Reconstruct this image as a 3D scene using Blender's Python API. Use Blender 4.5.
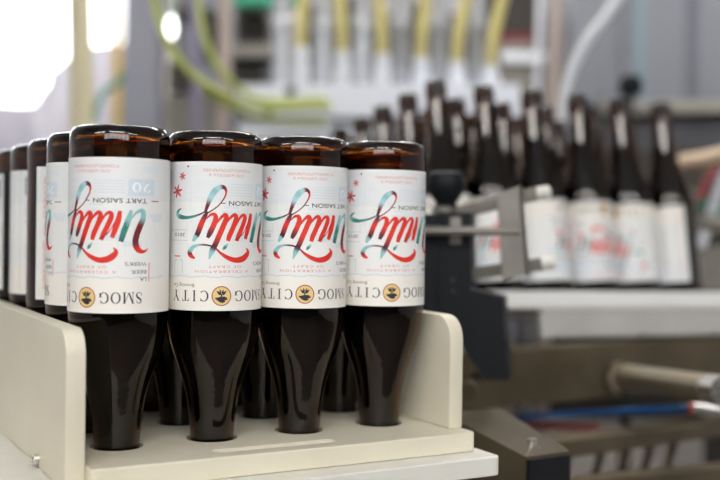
import bpy, bmesh, math, random
from math import sin, cos, pi, asin, atan2, hypot, radians
from mathutils import Vector, Matrix, Euler

for o in list(bpy.data.objects):
    bpy.data.objects.remove(o)
scene = bpy.context.scene
COL = scene.collection
rnd = random.Random(5)

# ---------------------------------------------------------------- camera
EYE = 1.1615                       # camera height above the floor
FPX, PITCH, ROLL = 1052.55, -0.0091, 0.0137
cam_d = bpy.data.cameras.new('camera')
cam = bpy.data.objects.new('camera', cam_d)
COL.objects.link(cam)
cam.location = (0, 0, EYE)
cam.rotation_euler = (Matrix.Rotation(pi / 2 + PITCH, 3, 'X') @ Matrix.Rotation(ROLL, 3, 'Z')).to_euler()
cam_d.sensor_width = 36
cam_d.lens = FPX / 720 * 36
cam_d.clip_start = 0.02
cam_d.dof.use_dof = True
cam_d.dof.focus_distance = 0.79
cam_d.dof.aperture_fstop = 3.1
scene.camera = cam

# ---------------------------------------------------------------- world, exposure
w = bpy.data.worlds.new('sky')
scene.world = w
w.use_nodes = True
bg = w.node_tree.nodes['Background']
bg.inputs[0].default_value = (0.93, 0.96, 1.0, 1)
bg.inputs[1].default_value = 8.0
scene.view_settings.view_transform = 'Standard'
scene.view_settings.look = 'None'
scene.view_settings.gamma = 1
scene.view_settings.exposure = -0.07
scene.cycles.max_bounces = 14
scene.cycles.transmission_bounces = 12
scene.cycles.transparent_max_bounces = 8
scene.cycles.sample_clamp_indirect = 6
scene.cycles.caustics_reflective = False
scene.cycles.use_denoising = True

# frames measured in the photograph
TH = 0.5042
ROW = Vector((cos(TH), sin(TH), 0))
PERP = Vector((-sin(TH), cos(TH), 0))
B1 = Vector((-0.1777, 0.7765, 0))
STEP = 0.0735
STEPU = 0.0745
BOARD = EYE - 0.1615               # top of the carrier's base


def F(u, v, z):
    "carrier frame -> world"
    return B1 + ROW * u + PERP * v + Vector((0, 0, z))


def at(px, py, d):
    "world point seen at photo pixel (px, py) at depth d"
    a2, b2 = (px - 360) / FPX, (240 - py) / FPX
    c, s = cos(ROLL), sin(ROLL)
    a, b = a2 * c - b2 * s, a2 * s + b2 * c
    Fw = Vector((0, cos(PITCH), sin(PITCH)))
    Up = Vector((0, -sin(PITCH), cos(PITCH)))
    return Vector((0, 0, EYE)) + (Vector((1, 0, 0)) * a + Up * b + Fw) * d


# ---------------------------------------------------------------- materials
def mat(name, col, rough=0.5, metal=0.0, trans=0.0, ior=1.5, noise=None, bump=0.0, scale=20, sss=0.0, coat=0.0, stretch=None, emis=None):
    m = bpy.data.materials.new(name)
    m.use_nodes = True
    nt = m.node_tree
    b = nt.nodes['Principled BSDF']
    b.inputs['Base Color'].default_value = (*col, 1)
    b.inputs['Roughness'].default_value = rough
    b.inputs['Metallic'].default_value = metal
    b.inputs['Transmission Weight'].default_value = trans
    b.inputs['IOR'].default_value = ior
    b.inputs['Coat Weight'].default_value = coat
    if sss:
        b.inputs['Subsurface Weight'].default_value = sss
        b.inputs['Subsurface Radius'].default_value = (1, 0.9, 0.7)
        b.inputs['Subsurface Scale'].default_value = 0.004
    if emis:
        b.inputs['Emission Color'].default_value = (*emis[0], 1)
        b.inputs['Emission Strength'].default_value = emis[1]
    if noise or bump:
        tc = nt.nodes.new('ShaderNodeTexCoord')
        mp = nt.nodes.new('ShaderNodeMapping')
        if stretch:
            mp.inputs['Scale'].default_value = stretch
        n = nt.nodes.new('ShaderNodeTexNoise')
        n.inputs['Scale'].default_value = scale
        n.inputs['Detail'].default_value = 5
        nt.links.new(tc.outputs['Object'], mp.inputs[0])
        nt.links.new(mp.outputs[0], n.inputs['Vector'])
        if noise:
            r = nt.nodes.new('ShaderNodeValToRGB')
            r.color_ramp.elements[0].position = 0.35
            r.color_ramp.elements[1].position = 0.65
            r.color_ramp.elements[0].color = (*noise, 1)
            r.color_ramp.elements[1].color = (*col, 1)
            nt.links.new(n.outputs[0], r.inputs[0])
            nt.links.new(r.outputs[0], b.inputs['Base Color'])
        if bump:
            bp = nt.nodes.new('ShaderNodeBump')
            bp.inputs['Strength'].default_value = bump
            bp.inputs['Distance'].default_value = 0.002
            nt.links.new(n.outputs[0], bp.inputs['Height'])
            nt.links.new(bp.outputs[0], b.inputs['Normal'])
    return m


M = {}
M['glass'] = mat('amber_glass', (0.115, 0.034, 0.003), 0.015, trans=1.0, ior=1.5, bump=0.12, scale=55)
M['hdpe'] = mat('cream_plastic', (0.73, 0.675, 0.535), 0.42, noise=(0.69, 0.63, 0.49), scale=9, bump=0.05)
M['hdpe_white'] = mat('white_plastic', (0.76, 0.74, 0.67), 0.4, noise=(0.71, 0.69, 0.62), scale=12)
M['rail_white'] = mat('rail_plastic', (0.85, 0.84, 0.80), 0.45)
M['skirt'] = mat('light_grey_plate', (0.60, 0.58, 0.54), 0.4, metal=0.3, noise=(0.52, 0.50, 0.46), scale=12)
M['steel'] = mat('brushed_steel', (0.50, 0.47, 0.42), 0.36, metal=1.0, noise=(0.40, 0.37, 0.32), scale=14, bump=0.1, stretch=(1, 1, 6))
M['old_steel'] = mat('dull_steel', (0.165, 0.13, 0.08), 0.45, metal=0.6, noise=(0.11, 0.085, 0.05), scale=10)
M['dark_steel'] = mat('dark_painted_steel', (0.045, 0.038, 0.03), 0.5, metal=0.2)
M['cyl_steel'] = mat('warm_steel', (0.40, 0.35, 0.26), 0.35, metal=0.9)
M['alu'] = mat('anodised_aluminium', (0.24, 0.222, 0.195), 0.45, metal=0.6, noise=(0.20, 0.185, 0.16), scale=40)
M['bright'] = mat('polished_steel', (0.85, 0.84, 0.82), 0.2, metal=1.0)
M['black'] = mat('black_plastic', (0.007, 0.008, 0.011), 0.55, ior=1.3)
M['grey_panel'] = mat('grey_sheet_metal', (0.26, 0.27, 0.30), 0.42, metal=0.3, noise=(0.235, 0.245, 0.27), scale=1.5)
M['grey_post'] = mat('grey_painted_steel', (0.24, 0.24, 0.28), 0.4, metal=0.4)
M['lilac_post'] = mat('lilac_grey_paint', (0.22, 0.19, 0.28), 0.5)
M['cream_post'] = mat('cream_paint', (0.72, 0.64, 0.42), 0.5)
M['brown_post'] = mat('beige_paint', (0.42, 0.34, 0.30), 0.5)
M['yellow'] = mat('yellow_paint', (0.72, 0.48, 0.07), 0.5)
M['green'] = mat('green_rubber', (0.03, 0.30, 0.17), 0.5)
M['hose'] = mat('yellow_green_hose', (0.45, 0.50, 0.13), 0.3)
M['yhose'] = mat('yellow_braided_hose', (0.62, 0.54, 0.20), 0.45)
M['tube'] = mat('clear_tube_plastic', (0.72, 0.74, 0.78), 0.25)
M['white'] = mat('white_enamel', (0.82, 0.84, 0.90), 0.35)
M['cylinder'] = mat('pale_anodised_cylinder', (0.46, 0.47, 0.50), 0.3, metal=0.25)
M['blue'] = mat('blue_hose', (0.015, 0.10, 0.30), 0.35)
M['red'] = mat('red_plastic', (0.70, 0.03, 0.02), 0.4)
M['darkred'] = mat('dark_red_rubber', (0.25, 0.02, 0.03), 0.5)
M['tan'] = mat('tan_rubber', (0.62, 0.46, 0.32), 0.5)
M['wrap'] = mat('stretch_wrap', (0.66, 0.64, 0.72), 0.35, noise=(0.52, 0.50, 0.58), scale=4)
M['wall'] = mat('painted_wall', (0.62, 0.62, 0.64), 0.7, noise=(0.58, 0.58, 0.60), scale=2)
M['wall_dark'] = mat('brown_brick_paint', (0.09, 0.08, 0.07), 0.7, noise=(0.07, 0.06, 0.05), scale=3)
M['ceiling'] = mat('ceiling_paint', (0.70, 0.70, 0.70), 0.8)
M['floor'] = mat('concrete_floor', (0.17, 0.15, 0.13), 0.6, noise=(0.12, 0.11, 0.10), scale=3)
M['diffuser'] = mat('lamp_diffuser', (0.9, 0.9, 0.9), 0.5, emis=((1.0, 0.97, 0.92), 22.0))
M['pane'] = mat('window_glass', (1, 1, 1), 0.0, trans=1.0, ior=1.01)

# printed paper: the print colours are stored on the mesh
m = bpy.data.materials.new('printed_label_paper')
m.use_nodes = True
nt = m.node_tree
b_ = nt.nodes['Principled BSDF']
b_.inputs['Roughness'].default_value = 0.55
at_ = nt.nodes.new('ShaderNodeAttribute')
at_.attribute_name = 'print'
nt.links.new(at_.outputs['Color'], b_.inputs['Base Color'])
M['label'] = m


# ---------------------------------------------------------------- helpers
def link(name, me, mt, parent=None, smooth=False):
    o = bpy.data.objects.new(name, me)
    COL.objects.link(o)
    if mt is not None:
        me.materials.append(mt)
    if parent is not None:
        o.parent = parent
    if smooth:
        for p in me.polygons:
            p.use_smooth = True
    return o


def obj(name, bm, mt, parent=None, smooth=False, bevel=0.0, seg=2):
    if bevel:
        es = [e for e in bm.edges if len(e.link_faces) == 2 and e.calc_face_angle(0) > 0.6]
        bmesh.ops.bevel(bm, geom=es, offset=bevel, segments=seg, profile=0.6, affect='EDGES', clamp_overlap=True)
    bmesh.ops.recalc_face_normals(bm, faces=bm.faces)
    me = bpy.data.meshes.new(name)
    bm.to_mesh(me)
    bm.free()
    o = link(name, me, mt, parent)
    if smooth:
        for p in me.polygons:
            p.use_smooth = True
        me.set_sharp_from_angle(angle=radians(40))
    return o


def tag(o, label=None, cat=None, group=None, kind=None):
    if label: o['label'] = label
    if cat: o['category'] = cat
    if group: o['group'] = group
    if kind: o['kind'] = kind
    return o


def thing(name, loc, label, cat, group=None, rz=0.0):
    o = bpy.data.objects.new(name, None)
    o.empty_display_size = 0.02
    COL.objects.link(o)
    o.location = loc
    o.rotation_euler = (0, 0, rz)
    return tag(o, label, cat, group)


def box(bm, cen, size, mtx=None):
    "axis-aligned box, optionally transformed by a 3x3/4x4 matrix"
    g = bmesh.ops.create_cube(bm, size=1)
    T = Matrix.Translation(cen) @ Matrix.Diagonal((*size, 1))
    if mtx is not None:
        T = mtx @ T
    bmesh.ops.transform(bm, matrix=T, verts=g['verts'])
    return g['verts']


def cyl(bm, p0, p1, r, r2=None, seg=24):
    p0, p1 = Vector(p0), Vector(p1)
    d = p1 - p0
    g = bmesh.ops.create_cone(bm, cap_ends=True, segments=seg, radius1=r, radius2=r if r2 is None else r2, depth=d.length)
    q = Vector((0, 0, 1)).rotation_difference(d.normalized()).to_matrix().to_4x4()
    bmesh.ops.transform(bm, matrix=Matrix.Translation((p0 + p1) / 2) @ q, verts=g['verts'])
    return g['verts']


def lathe(bm, prof, seg=32, mtx=None):
    "closed surface of revolution about Z; a radius of 0 makes a pole"
    rings = []
    for r, z in prof:
        if r < 1e-7:
            rings.append([bm.verts.new((0, 0, z))])
        else:
            rings.append([bm.verts.new((r * cos(2 * pi * k / seg), r * sin(2 * pi * k / seg), z)) for k in range(seg)])
    for A, B in zip(rings, rings[1:]):
        for k in range(seg):
            l = (k + 1) % seg
            if len(A) == 1 and len(B) > 1:
                bm.faces.new((A[0], B[l], B[k]))
            elif len(B) == 1 and len(A) > 1:
                bm.faces.new((A[k], A[l], B[0]))
            elif len(A) > 1:
                bm.faces.new((A[k], A[l], B[l], B[k]))
    if mtx is not None:
        bmesh.ops.transform(bm, matrix=mtx, verts=[v for R_ in rings for v in R_])


def catmull(pts, n=8):
    "smooth a list of equal-length tuples"
    P = [pts[0]] + list(pts) + [pts[-1]]
    out = []
    for i in range(1, len(P) - 2):
        for k in range(n):
            t = k / n
            out.append(tuple(0.5 * (2 * P[i][j] + (P[i + 1][j] - P[i - 1][j]) * t
                                    + (2 * P[i - 1][j] - 5 * P[i][j] + 4 * P[i + 1][j] - P[i + 2][j]) * t * t
                                    + (3 * P[i][j] - P[i - 1][j] - 3 * P[i + 1][j] + P[i + 2][j]) * t ** 3)
                             for j in range(len(pts[0]))))
    out.append(tuple(pts[-1]))
    return out


def tube(bm, pts, r, seg=12, n=8, smooth=True):
    "tube along points"
    P = [Vector(p) for p in (catmull([tuple(p) for p in pts], n) if smooth else pts)]
    rings = []
    nrm = None
    for i, p in enumerate(P):
        t = (P[min(i + 1, len(P) - 1)] - P[max(i - 1, 0)]).normalized()
        if nrm is None:
            nrm = t.orthogonal().normalized()
        nrm = (nrm - t * nrm.dot(t)).normalized()
        b = t.cross(nrm)
        rings.append([bm.verts.new(p + (nrm * cos(2 * pi * k / seg) + b * sin(2 * pi * k / seg)) * r) for k in range(seg)])
    for A, B in zip(rings, rings[1:]):
        for k in range(seg):
            l = (k + 1) % seg
            bm.faces.new((A[k], A[l], B[l], B[k]))
    bm.faces.new(rings[0][::-1])
    bm.faces.new(rings[-1])


def prism(bm, poly, ext):
    "polygon of 3-D points pushed along vector ext"
    a = [bm.verts.new(p) for p in poly]
    b = [bm.verts.new(Vector(p) + ext) for p in poly]
    bm.faces.new(a)
    bm.faces.new(b[::-1])
    for i in range(len(a)):
        j = (i + 1) % len(a)
        bm.faces.new((a[j], a[i], b[i], b[j]))


def basis(x, y, z, o):
    return Matrix(((x.x, y.x, z.x, o.x), (x.y, y.y, z.y, o.y), (x.z, y.z, z.z, o.z), (0, 0, 0, 1)))


CF = basis(ROW, PERP, Vector((0, 0, 1)), B1)      # carrier frame matrix

# ================================================================ ROOM
def quad_slab(name, x0, x1, y0, y1, z0, z1, mt):
    bm = bmesh.new()
    box(bm, ((x0 + x1) / 2, (y0 + y1) / 2, (z0 + z1) / 2), (x1 - x0, y1 - y0, z1 - z0))
    return tag(obj(name, bm, mt), kind='structure')


RX0, RX1, RY0, RY1, RH = -4.2, 4.2, -3.0, 6.6, 4.0
quad_slab('floor', RX0, RX1, RY0, RY1, -0.1, 0.0, M['floor'])
quad_slab('ceiling', RX0, RX1, RY0, RY1, RH, RH + 0.1, M['ceiling'])
# wall behind the camera with an unseen wide window, added to light the fronts
FX0, FX1, FZ0, FZ1 = -1.9, 2.3, 1.95, 3.3
bm = bmesh.new()
for a, b, c, d in ((RX0, FX0, 0, RH), (FX1, RX1, 0, RH), (FX0, FX1, 0, FZ0), (FX0, FX1, FZ1, RH)):
    box(bm, ((a + b) / 2, RY0 - 0.1, (c + d) / 2), (b - a, 0.2, d - c))
tag(obj('wall_front', bm, M['wall_dark']), kind='structure')
bm = bmesh.new()
for k in range(7):
    box(bm, (FX0 + 0.03 + (FX1 - FX0 - 0.06) * k / 6, RY0 - 0.06, (FZ0 + FZ1) / 2), (0.09, 0.08, FZ1 - FZ0))
for z in (FZ0 + 0.03, (FZ0 + FZ1) / 2, FZ1 - 0.03):
    box(bm, ((FX0 + FX1) / 2, RY0 - 0.06, z), (FX1 - FX0, 0.08, 0.06))
tag(obj('fill_window', bm, M['white']), kind='structure')
quad_slab('wall_right', RX1, RX1 + 0.15, RY0, RY1, 0, RH, M['wall'])
quad_slab('wall_left', RX0 - 0.15, RX0, RY0, RY1, 0, RH, M['wall'])
# back wall with a wide window opening on the left
WX0, WX1, WZ0, WZ1 = -3.6, -1.28, 1.15, 3.5
bm = bmesh.new()
for a, b, c, d in ((RX0, WX0, 0, RH), (WX1, RX1, 0, RH), (WX0, WX1, 0, WZ0), (WX0, WX1, WZ1, RH)):
    box(bm, ((a + b) / 2, RY1 + 0.1, (c + d) / 2), (b - a, 0.2, d - c))
tag(obj('wall_back', bm, M['wall']), kind='structure')
bm = bmesh.new()
for x in (WX0 + 0.03, (WX0 + WX1) / 2, WX1 - 0.03):
    box(bm, (x, RY1 + 0.06, (WZ0 + WZ1) / 2), (0.06, 0.08, WZ1 - WZ0))
for z in (WZ0 + 0.03, WZ1 - 0.03):
    box(bm, ((WX0 + WX1) / 2, RY1 + 0.06, z), (WX1 - WX0, 0.08, 0.06))
wf = tag(obj('window_1', bm, M['white']), kind='structure')
bm = bmesh.new()
box(bm, ((WX0 + WX1) / 2, RY1 + 0.06, (WZ0 + WZ1) / 2), (WX1 - WX0 - 0.1, 0.006, WZ1 - WZ0 - 0.1))
obj('pane', bm, M['pane'], wf)

# ceiling lamps
LAMPS = [(-1.9, -1.3), (0.0, -1.3), (1.9, -1.3), (0.1, 2.3), (-0.9, 3.6), (1.8, 3.6), (0.6, 5.2)]
LZ = 2.75                          # height of the lamps
lamp0 = None
for i, (x, y) in enumerate(LAMPS):
    if lamp0 is None:
        lamp0 = thing('ceiling_lamp', (x, y, LZ), 'long white fluorescent batten lamp hung above the bottling line', 'ceiling lamp', 'fluorescent lamps over the line')
        bm = bmesh.new(); box(bm, (0, 0, 0.05), (1.5, 0.34, 0.06)); h_ = obj('housing', bm, M['white'], lamp0)
        bm = bmesh.new(); box(bm, (0, 0, 0.0), (1.44, 0.28, 0.036)); d_ = obj('diffuser', bm, M['diffuser'], lamp0)
        hg = []
        for sx in (-0.6, 0.6):
            bm = bmesh.new()
            cyl(bm, (sx, 0, 0.08), (sx, 0, RH - LZ), 0.006, seg=8)
            hg.append(obj('hanger', bm, M['steel'], lamp0))
    else:
        r_ = lamp0.copy(); COL.objects.link(r_); r_.location = (x, y, LZ)
        for ch in (h_, d_, *hg):
            k_ = ch.copy(); COL.objects.link(k_); k_.parent = r_

# ================================================================ BOTTLE MESHES
RB = 0.0364
outer = [(0, 0.0035), (0.018, 0.0025), (0.027, 0.0004), (0.0305, 0.0), (0.0335, 0.0012), (0.0355, 0.0042), (0.0363, 0.0085), (RB, 0.013),
         (RB, 0.05), (RB, 0.10), (RB, 0.134), (0.0359, 0.142), (0.0347, 0.151), (0.0328, 0.160), (0.0302, 0.169), (0.0272, 0.178), (0.0242, 0.187),
         (0.0217, 0.196), (0.0196, 0.206), (0.0181, 0.217), (0.0168, 0.231), (0.0155, 0.246), (0.0143, 0.261), (0.0138, 0.270),
         (0.0138, 0.2735), (0.0152, 0.2750), (0.0157, 0.2775), (0.0152, 0.2800), (0.0136, 0.2815), (0.0133, 0.2835), (0.0140, 0.2855), (0.0142, 0.2885), (0.0136, 0.2912), (0.0120, 0.2920)]
inner = [(0.0100, 0.2912), (0.0095, 0.286), (0.0095, 0.272), (0.0103, 0.258), (0.0122, 0.238), (0.0142, 0.217), (0.0160, 0.204), (0.0186, 0.193),
         (0.0222, 0.181), (0.0262, 0.169), (0.0298, 0.157), (0.0322, 0.146), (0.0333, 0.134), (0.0334, 0.05), (0.0332, 0.017), (0.0316, 0.0105), (0.0275, 0.0075), (0.016, 0.0082), (0, 0.0092)]
bm = bmesh.new()
lathe(bm, outer + inner, seg=56)
bmesh.ops.recalc_face_normals(bm, faces=bm.faces)
GLASS = bpy.data.meshes.new('bottle_glass')
bm.to_mesh(GLASS); bm.free()
GLASS.materials.append(M['glass'])
for p in GLASS.polygons:
    p.use_smooth = True

# ---- label artwork: built flat in mm (x right, y up, logo at x = 0), then rolled round the bottle
LH = 110.2
RMM = RB * 1000 + 0.12
LV, LF, LC = [], [], []            # verts (x, y, lift), faces, colour per vertex


def srgb(h):
    c = [int(h[i:i + 2], 16) / 255 for i in (0, 2, 4)]
    return tuple(((v + 0.055) / 1.055) ** 2.4 if v > 0.04045 else v / 12.92 for v in c)


RED, MAR, TEAL, LTEAL, LBLUE = srgb('dd2c18'), srgb('701c2c'), srgb('2f8277'), srgb('8fc0c0'), srgb('a9cdd6')
INK, GREYINK, PINK, GOLD, ORANGE = srgb('26262c'), srgb('85837f'), srgb('dd8a76'), srgb('e8c987'), srgb('a8442e')
PALE, PAPER, CREAM, GHOST = srgb('e5e6e6'), srgb('ecebe8'), srgb('f1ece3'), srgb('d8e2e8')


def ribbon(pts, cols, lift, n=6, smooth=True, across=4):
    "pts = (x, y, width) in mm; cols = one colour per point"
    data = [(*p, *c) for p, c in zip(pts, cols)]
    D = catmull(data, n) if smooth else data
    base = len(LV)
    for i, d in enumerate(D):
        a, b = D[max(i - 1, 0)], D[min(i + 1, len(D) - 1)]
        tx, ty = b[0] - a[0], b[1] - a[1]
        L = hypot(tx, ty) or 1
        nx, ny = -ty / L, tx / L
        for k in range(across + 1):
            t = (k / across - 0.5) * max(d[2], 0.05)
            LV.append((d[0] + nx * t, d[1] + ny * t, lift)); LC.append(tuple(max(0, min(1, c)) for c in d[3:6]))
    for i in range(len(D) - 1):
        for k in range(across):
            a = base + i * (across + 1) + k
            LF.append((a, a + 1, a + across + 2, a + across + 1))


def rect(x0, y0, x1, y1, col, lift, nx=None):
    nx = nx or max(1, int(abs(x1 - x0) / 1.5))
    base = len(LV)
    for i in range(nx + 1):
        x = x0 + (x1 - x0) * i / nx
        for y in (y0, y1):
            LV.append((x, y, lift)); LC.append(col)
    for i in range(nx):
        a = base + 2 * i
        LF.append((a, a + 1, a + 3, a + 2))


def line(x0, y0, x1, y1, wd, col, lift=0.10):
    k = max(2, int(hypot(x1 - x0, y1 - y0) / 2))
    ribbon([(x0 + (x1 - x0) * i / k, y0 + (y1 - y0) * i / k, wd) for i in range(k + 1)], [col] * (k + 1), lift, smooth=False, across=1)


def disc(cx, cy, r0, r1, col, lift, seg=40):
    "ring (r0 > 0) or disc as concentric rings"
    steps = max(1, int((r1 - r0) / 1.3))
    base = len(LV)
    for s in range(steps + 1):
        r = r0 + (r1 - r0) * s / steps
        for k in range(seg):
            LV.append((cx + r * cos(2 * pi * k / seg), cy + r * sin(2 * pi * k / seg), lift)); LC.append(col)
    for s in range(steps):
        for k in range(seg):
            l = (k + 1) % seg
            LF.append((base + s * seg + k, base + s * seg + l, base + (s + 1) * seg + l, base + (s + 1) * seg + k))
    if r0 == 0:
        pass


def text(s, x, y, h, col, align='c', lift=0.12, space=1.0, width=None, rot=0.0, bold=0.0):
    "cap height h mm, baseline at y; width squeezes the run to that length"
    cu = bpy.data.curves.new('t', 'FONT')
    cu.body = s
    cu.size = h / 0.69
    cu.space_character = space
    cu.resolution_u = 3
    cu.offset = bold
    o = bpy.data.objects.new('t', cu)
    COL.objects.link(o)
    me = o.to_mesh()
    vs = [(v.co.x, v.co.y) for v in me.vertices]
    fs = [tuple(p.vertices) for p in me.polygons]
    o.to_mesh_clear()
    bpy.data.objects.remove(o)
    bpy.data.curves.remove(cu)
    if not vs:
        return
    xa, xb = min(v[0] for v in vs), max(v[0] for v in vs)
    k = (width / (xb - xa)) if width else 1.0
    W = (xb - xa) * k
    off = {'c': -W / 2, 'l': 0, 'r': -W}[align]
    base = len(LV)
    cr, sr = cos(rot), sin(rot)
    for vx, vy in vs:
        X, Y = (vx - xa) * k + off, vy
        LV.append((x + X * cr - Y * sr, y + X * sr + Y * cr, lift)); LC.append(col)
    for f in fs:
        LF.append(tuple(base + i for i in f))


# paper, two tones: pale printed field and cream band at the top
X0, X1 = -101.0, 100.0
for y0, y1, c0, c1 in ((0, 3, PAPER, PALE), (3, 30, PALE, PALE), (30, 62, PAPER, PAPER), (62, 86, PAPER, PAPER), (86, LH, CREAM, CREAM)):
    base = len(LV)
    nx = 134
    for i in range(nx + 1):
        x = X0 + (X1 - X0) * i / nx
        LV.append((x, y0, 0)); LC.append(c0)
        LV.append((x, y1, 0)); LC.append(c1)
    for i in range(nx):
        a = base + 2 * i
        LF.append((a, a + 2, a + 3, a + 1))
# ghost drawing of a skyline: pale blue lines and blocks
g = random.Random(11)
for i in range(70):
    x = g.uniform(-60, 42); y = g.uniform(4, 62)
    ww, hh = g.uniform(4, 15), g.uniform(3, 12)
    c = tuple(a * 0.55 + b * 0.45 for a, b in zip(GHOST, PAPER)) if i % 3 else GHOST
    if i % 5 == 0:
        rect(x, y, x + ww, y + hh * 0.5, tuple(0.5 * a + 0.5 * b for a, b in zip(GHOST, PALE)), 0.03 + 0.0004 * i)
    else:
        for q in ((x, y, x + ww, y), (x, y, x, y + hh), (x + ww, y, x + ww, y + hh), (x, y + hh, x + ww, y + hh))[:g.choice((2, 3, 4))]:
            line(*q, 0.35, c, 0.07)
rect(-50, 15, -29.5, 27, srgb('d3dee6'), 0.065)
for k in range(5):
    line(-27, 16.5 + k * 2.1, -5, 16.5 + k * 2.1, 0.35, srgb('c6d5e0'), 0.08)
text('20', -39.5, 17.6, 7.0, srgb('f6f7f7'), width=14, lift=0.11, bold=0.05)
# the wavy rule under the top band
wav = [(x, 85 + 0.5 * sin(x * 0.35) + 0.3 * sin(x * 0.9), 0.4) for x in range(-60, 61, 2)]
ribbon(wav, [srgb('bcc6cb')] * len(wav), 0.08, n=1, across=1)
# little star-bursts
for cx, cy, r in ((37.0, 22, 5.2), (31.8, 10.8, 3.2)):
    for k in range(6):
        a = k * pi / 3 + 0.25
        ribbon([(cx + 0.2 * cos(a), cy + 0.2 * sin(a), r * 0.12), (cx + r * 0.55 * cos(a), cy + r * 0.55 * sin(a), r * 0.34), (cx + r * cos(a), cy + r * sin(a), r * 0.12)],
               [MAR, RED, RED], 0.12 + k * 0.002, n=4, across=2)
disc(26.6, 3.6, 0, 0.75, MAR, 0.1, 12)
# small print, too fine to read: rows of tiny strokes
def fine_print(x0, x1, y, h, col, along_y=False, seed=1):
    q = random.Random(seed)
    x = x0
    while x < x1:
        k = q.random()
        w_ = h * q.uniform(0.45, 0.75)
        if k > 0.14:
            for a, b, c, d in q.sample([(0, 0, 0, h), (w_, 0, w_, h), (0, 0, w_, 0), (0, h, w_, h), (0, h / 2, w_, h / 2)], 3):
                if along_y:
                    line(y - b, x + a, y - d, x + c, h * 0.17, col, 0.12)
                else:
                    line(x + a, y + b, x + c, y + d, h * 0.17, col, 0.12)
        x += w_ + h * 0.35


fine_print(-22.6, 14.4, 5.4, 1.8, PINK, seed=2)
fine_print(-17, 9, 9.0, 1.8, PINK, seed=3)
text('TART SAISON', -24.2, 29.0, 3.2, INK, width=39, bold=0.04)
line(-2.2, 30.6, 1.6, 30.6, 0.6, MAR)
line(-54.5, 30.6, -47.5, 30.6, 0.6, MAR)
text('2015', 34, 53.0, 2.5, INK, width=10.5)
for q in ((26.5, 50.6, 44, 50.6), (26.5, 58.4, 44, 58.4), (44, 50.6, 44, 58.4)):
    line(*q, 0.35, srgb('b4c2c8'))
line(33.3, 70.2, 39.3, 70.2, 0.8, RED)
for q in ((31, 73, 31, 83), (31, 73, 34, 73), (36, 73, 39, 73), (39, 73, 39, 83)):
    line(*q, 0.4, srgb('a5c8c6'))
text('OF CRAFT', -2.6, 76.6, 1.9, PINK, width=25, space=1.3)
text('A CELEBRATION', -1.0, 80.2, 1.9, PINK, width=42, space=1.3)
for s_, y_, w_ in (("WEEK'S", 74.0, 16), ('BEER', 79.6, 11.5), ('LA', 85.0, 5)):
    text(s_, -43.8, y_, 2.6, srgb('3d3d40'), align='l', width=w_)
line(-46, 74.5, -46, 88, 0.55, RED)
text('Brewing Co.', 30.5, 90.4, 2.6, srgb('6d6a66'), width=20)


# serif capitals made of thick and thin strokes; unit box: height 1
def serif(ch, x, y, h, col, lift=0.13):
    T, t, s = 0.15, 0.05, 0.045           # thick, thin, serif
    def st(pts, n=6, smooth=False):
        ribbon([(x + a * h, y + b * h, w_ * h) for a, b, w_ in pts], [col] * len(pts), lift, n=n, smooth=smooth, across=2)
    def bar(a, b, c, w_=s):
        st([(a, b, w_), (c, b, w_)])
    def arc(cx, cy, rx, ry, a0, a1, wf, n=22):
        st([(cx + rx * cos(a0 + (a1 - a0) * k / n), cy + ry * sin(a0 + (a1 - a0) * k / n), wf(a0 + (a1 - a0) * k / n)) for k in range(n + 1)])
    rnd_w = lambda a: t + (T - t) * abs(cos(a)) ** 1.3
    if ch == 'S':
        st([(0.50, 0.70, .05), (0.47, 0.90, .05), (0.28, 0.975, .06), (0.11, 0.85, .11), (0.14, 0.66, .14), (0.32, 0.52, .16), (0.47, 0.37, .15), (0.49, 0.18, .11), (0.30, 0.025, .06), (0.09, 0.09, .05), (0.05, 0.31, .05)], smooth=True); return 0.58
    if ch == 'M':
        st([(0.13, 0, t), (0.13, 0.97, t)]); st([(0.13, 0.97, T), (0.49, 0.03, T * .8)]); st([(0.49, 0.03, t), (0.85, 0.97, t)]); st([(0.87, 0, T), (0.87, 1, T)])
        bar(0.0, 0.02, 0.27); bar(0.72, 0.02, 1.02); bar(0.0, 0.98, 0.2); bar(0.82, 0.98, 1.02); return 1.06
    if ch == 'O':
        arc(0.43, 0.5, 0.36, 0.475, 0, 2 * pi, rnd_w, 36); return 0.90
    if ch == 'G':
        arc(0.43, 0.5, 0.36, 0.475, 0.75, 2 * pi - 0.75, rnd_w, 30); st([(0.74, 0.42, T), (0.74, 0.08, T)]); bar(0.58, 0.43, 0.86); st([(0.70, 0.98, t), (0.72, 0.70, t)]); return 0.92
    if ch == 'C':
        arc(0.43, 0.5, 0.36, 0.475, 0.75, 2 * pi - 0.75, rnd_w, 30); st([(0.71, 0.98, t), (0.73, 0.70, t)]); return 0.84
    if ch == 'I':
        st([(0.19, 0, T), (0.19, 1, T)]); bar(0.03, 0.02, 0.35); bar(0.03, 0.98, 0.35); return 0.42
    if ch == 'T':
        st([(0.38, 0, T), (0.38, 1, T)]); bar(0.22, 0.02, 0.54); bar(0.02, 0.96, 0.74, .07); st([(0.03, 0.99, t), (0.03, 0.76, t)]); st([(0.73, 0.99, t), (0.73, 0.76, t)]); return 0.80
    if ch == 'Y':
        st([(0.10, 1, T), (0.42, 0.46, T)]); st([(0.74, 1, t), (0.42, 0.46, t)]); st([(0.42, 0.5, T), (0.42, 0, T)]); bar(0.26, 0.02, 0.58); bar(-.02, 0.98, 0.26); bar(0.62, 0.98, 0.86); return 0.86


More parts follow.
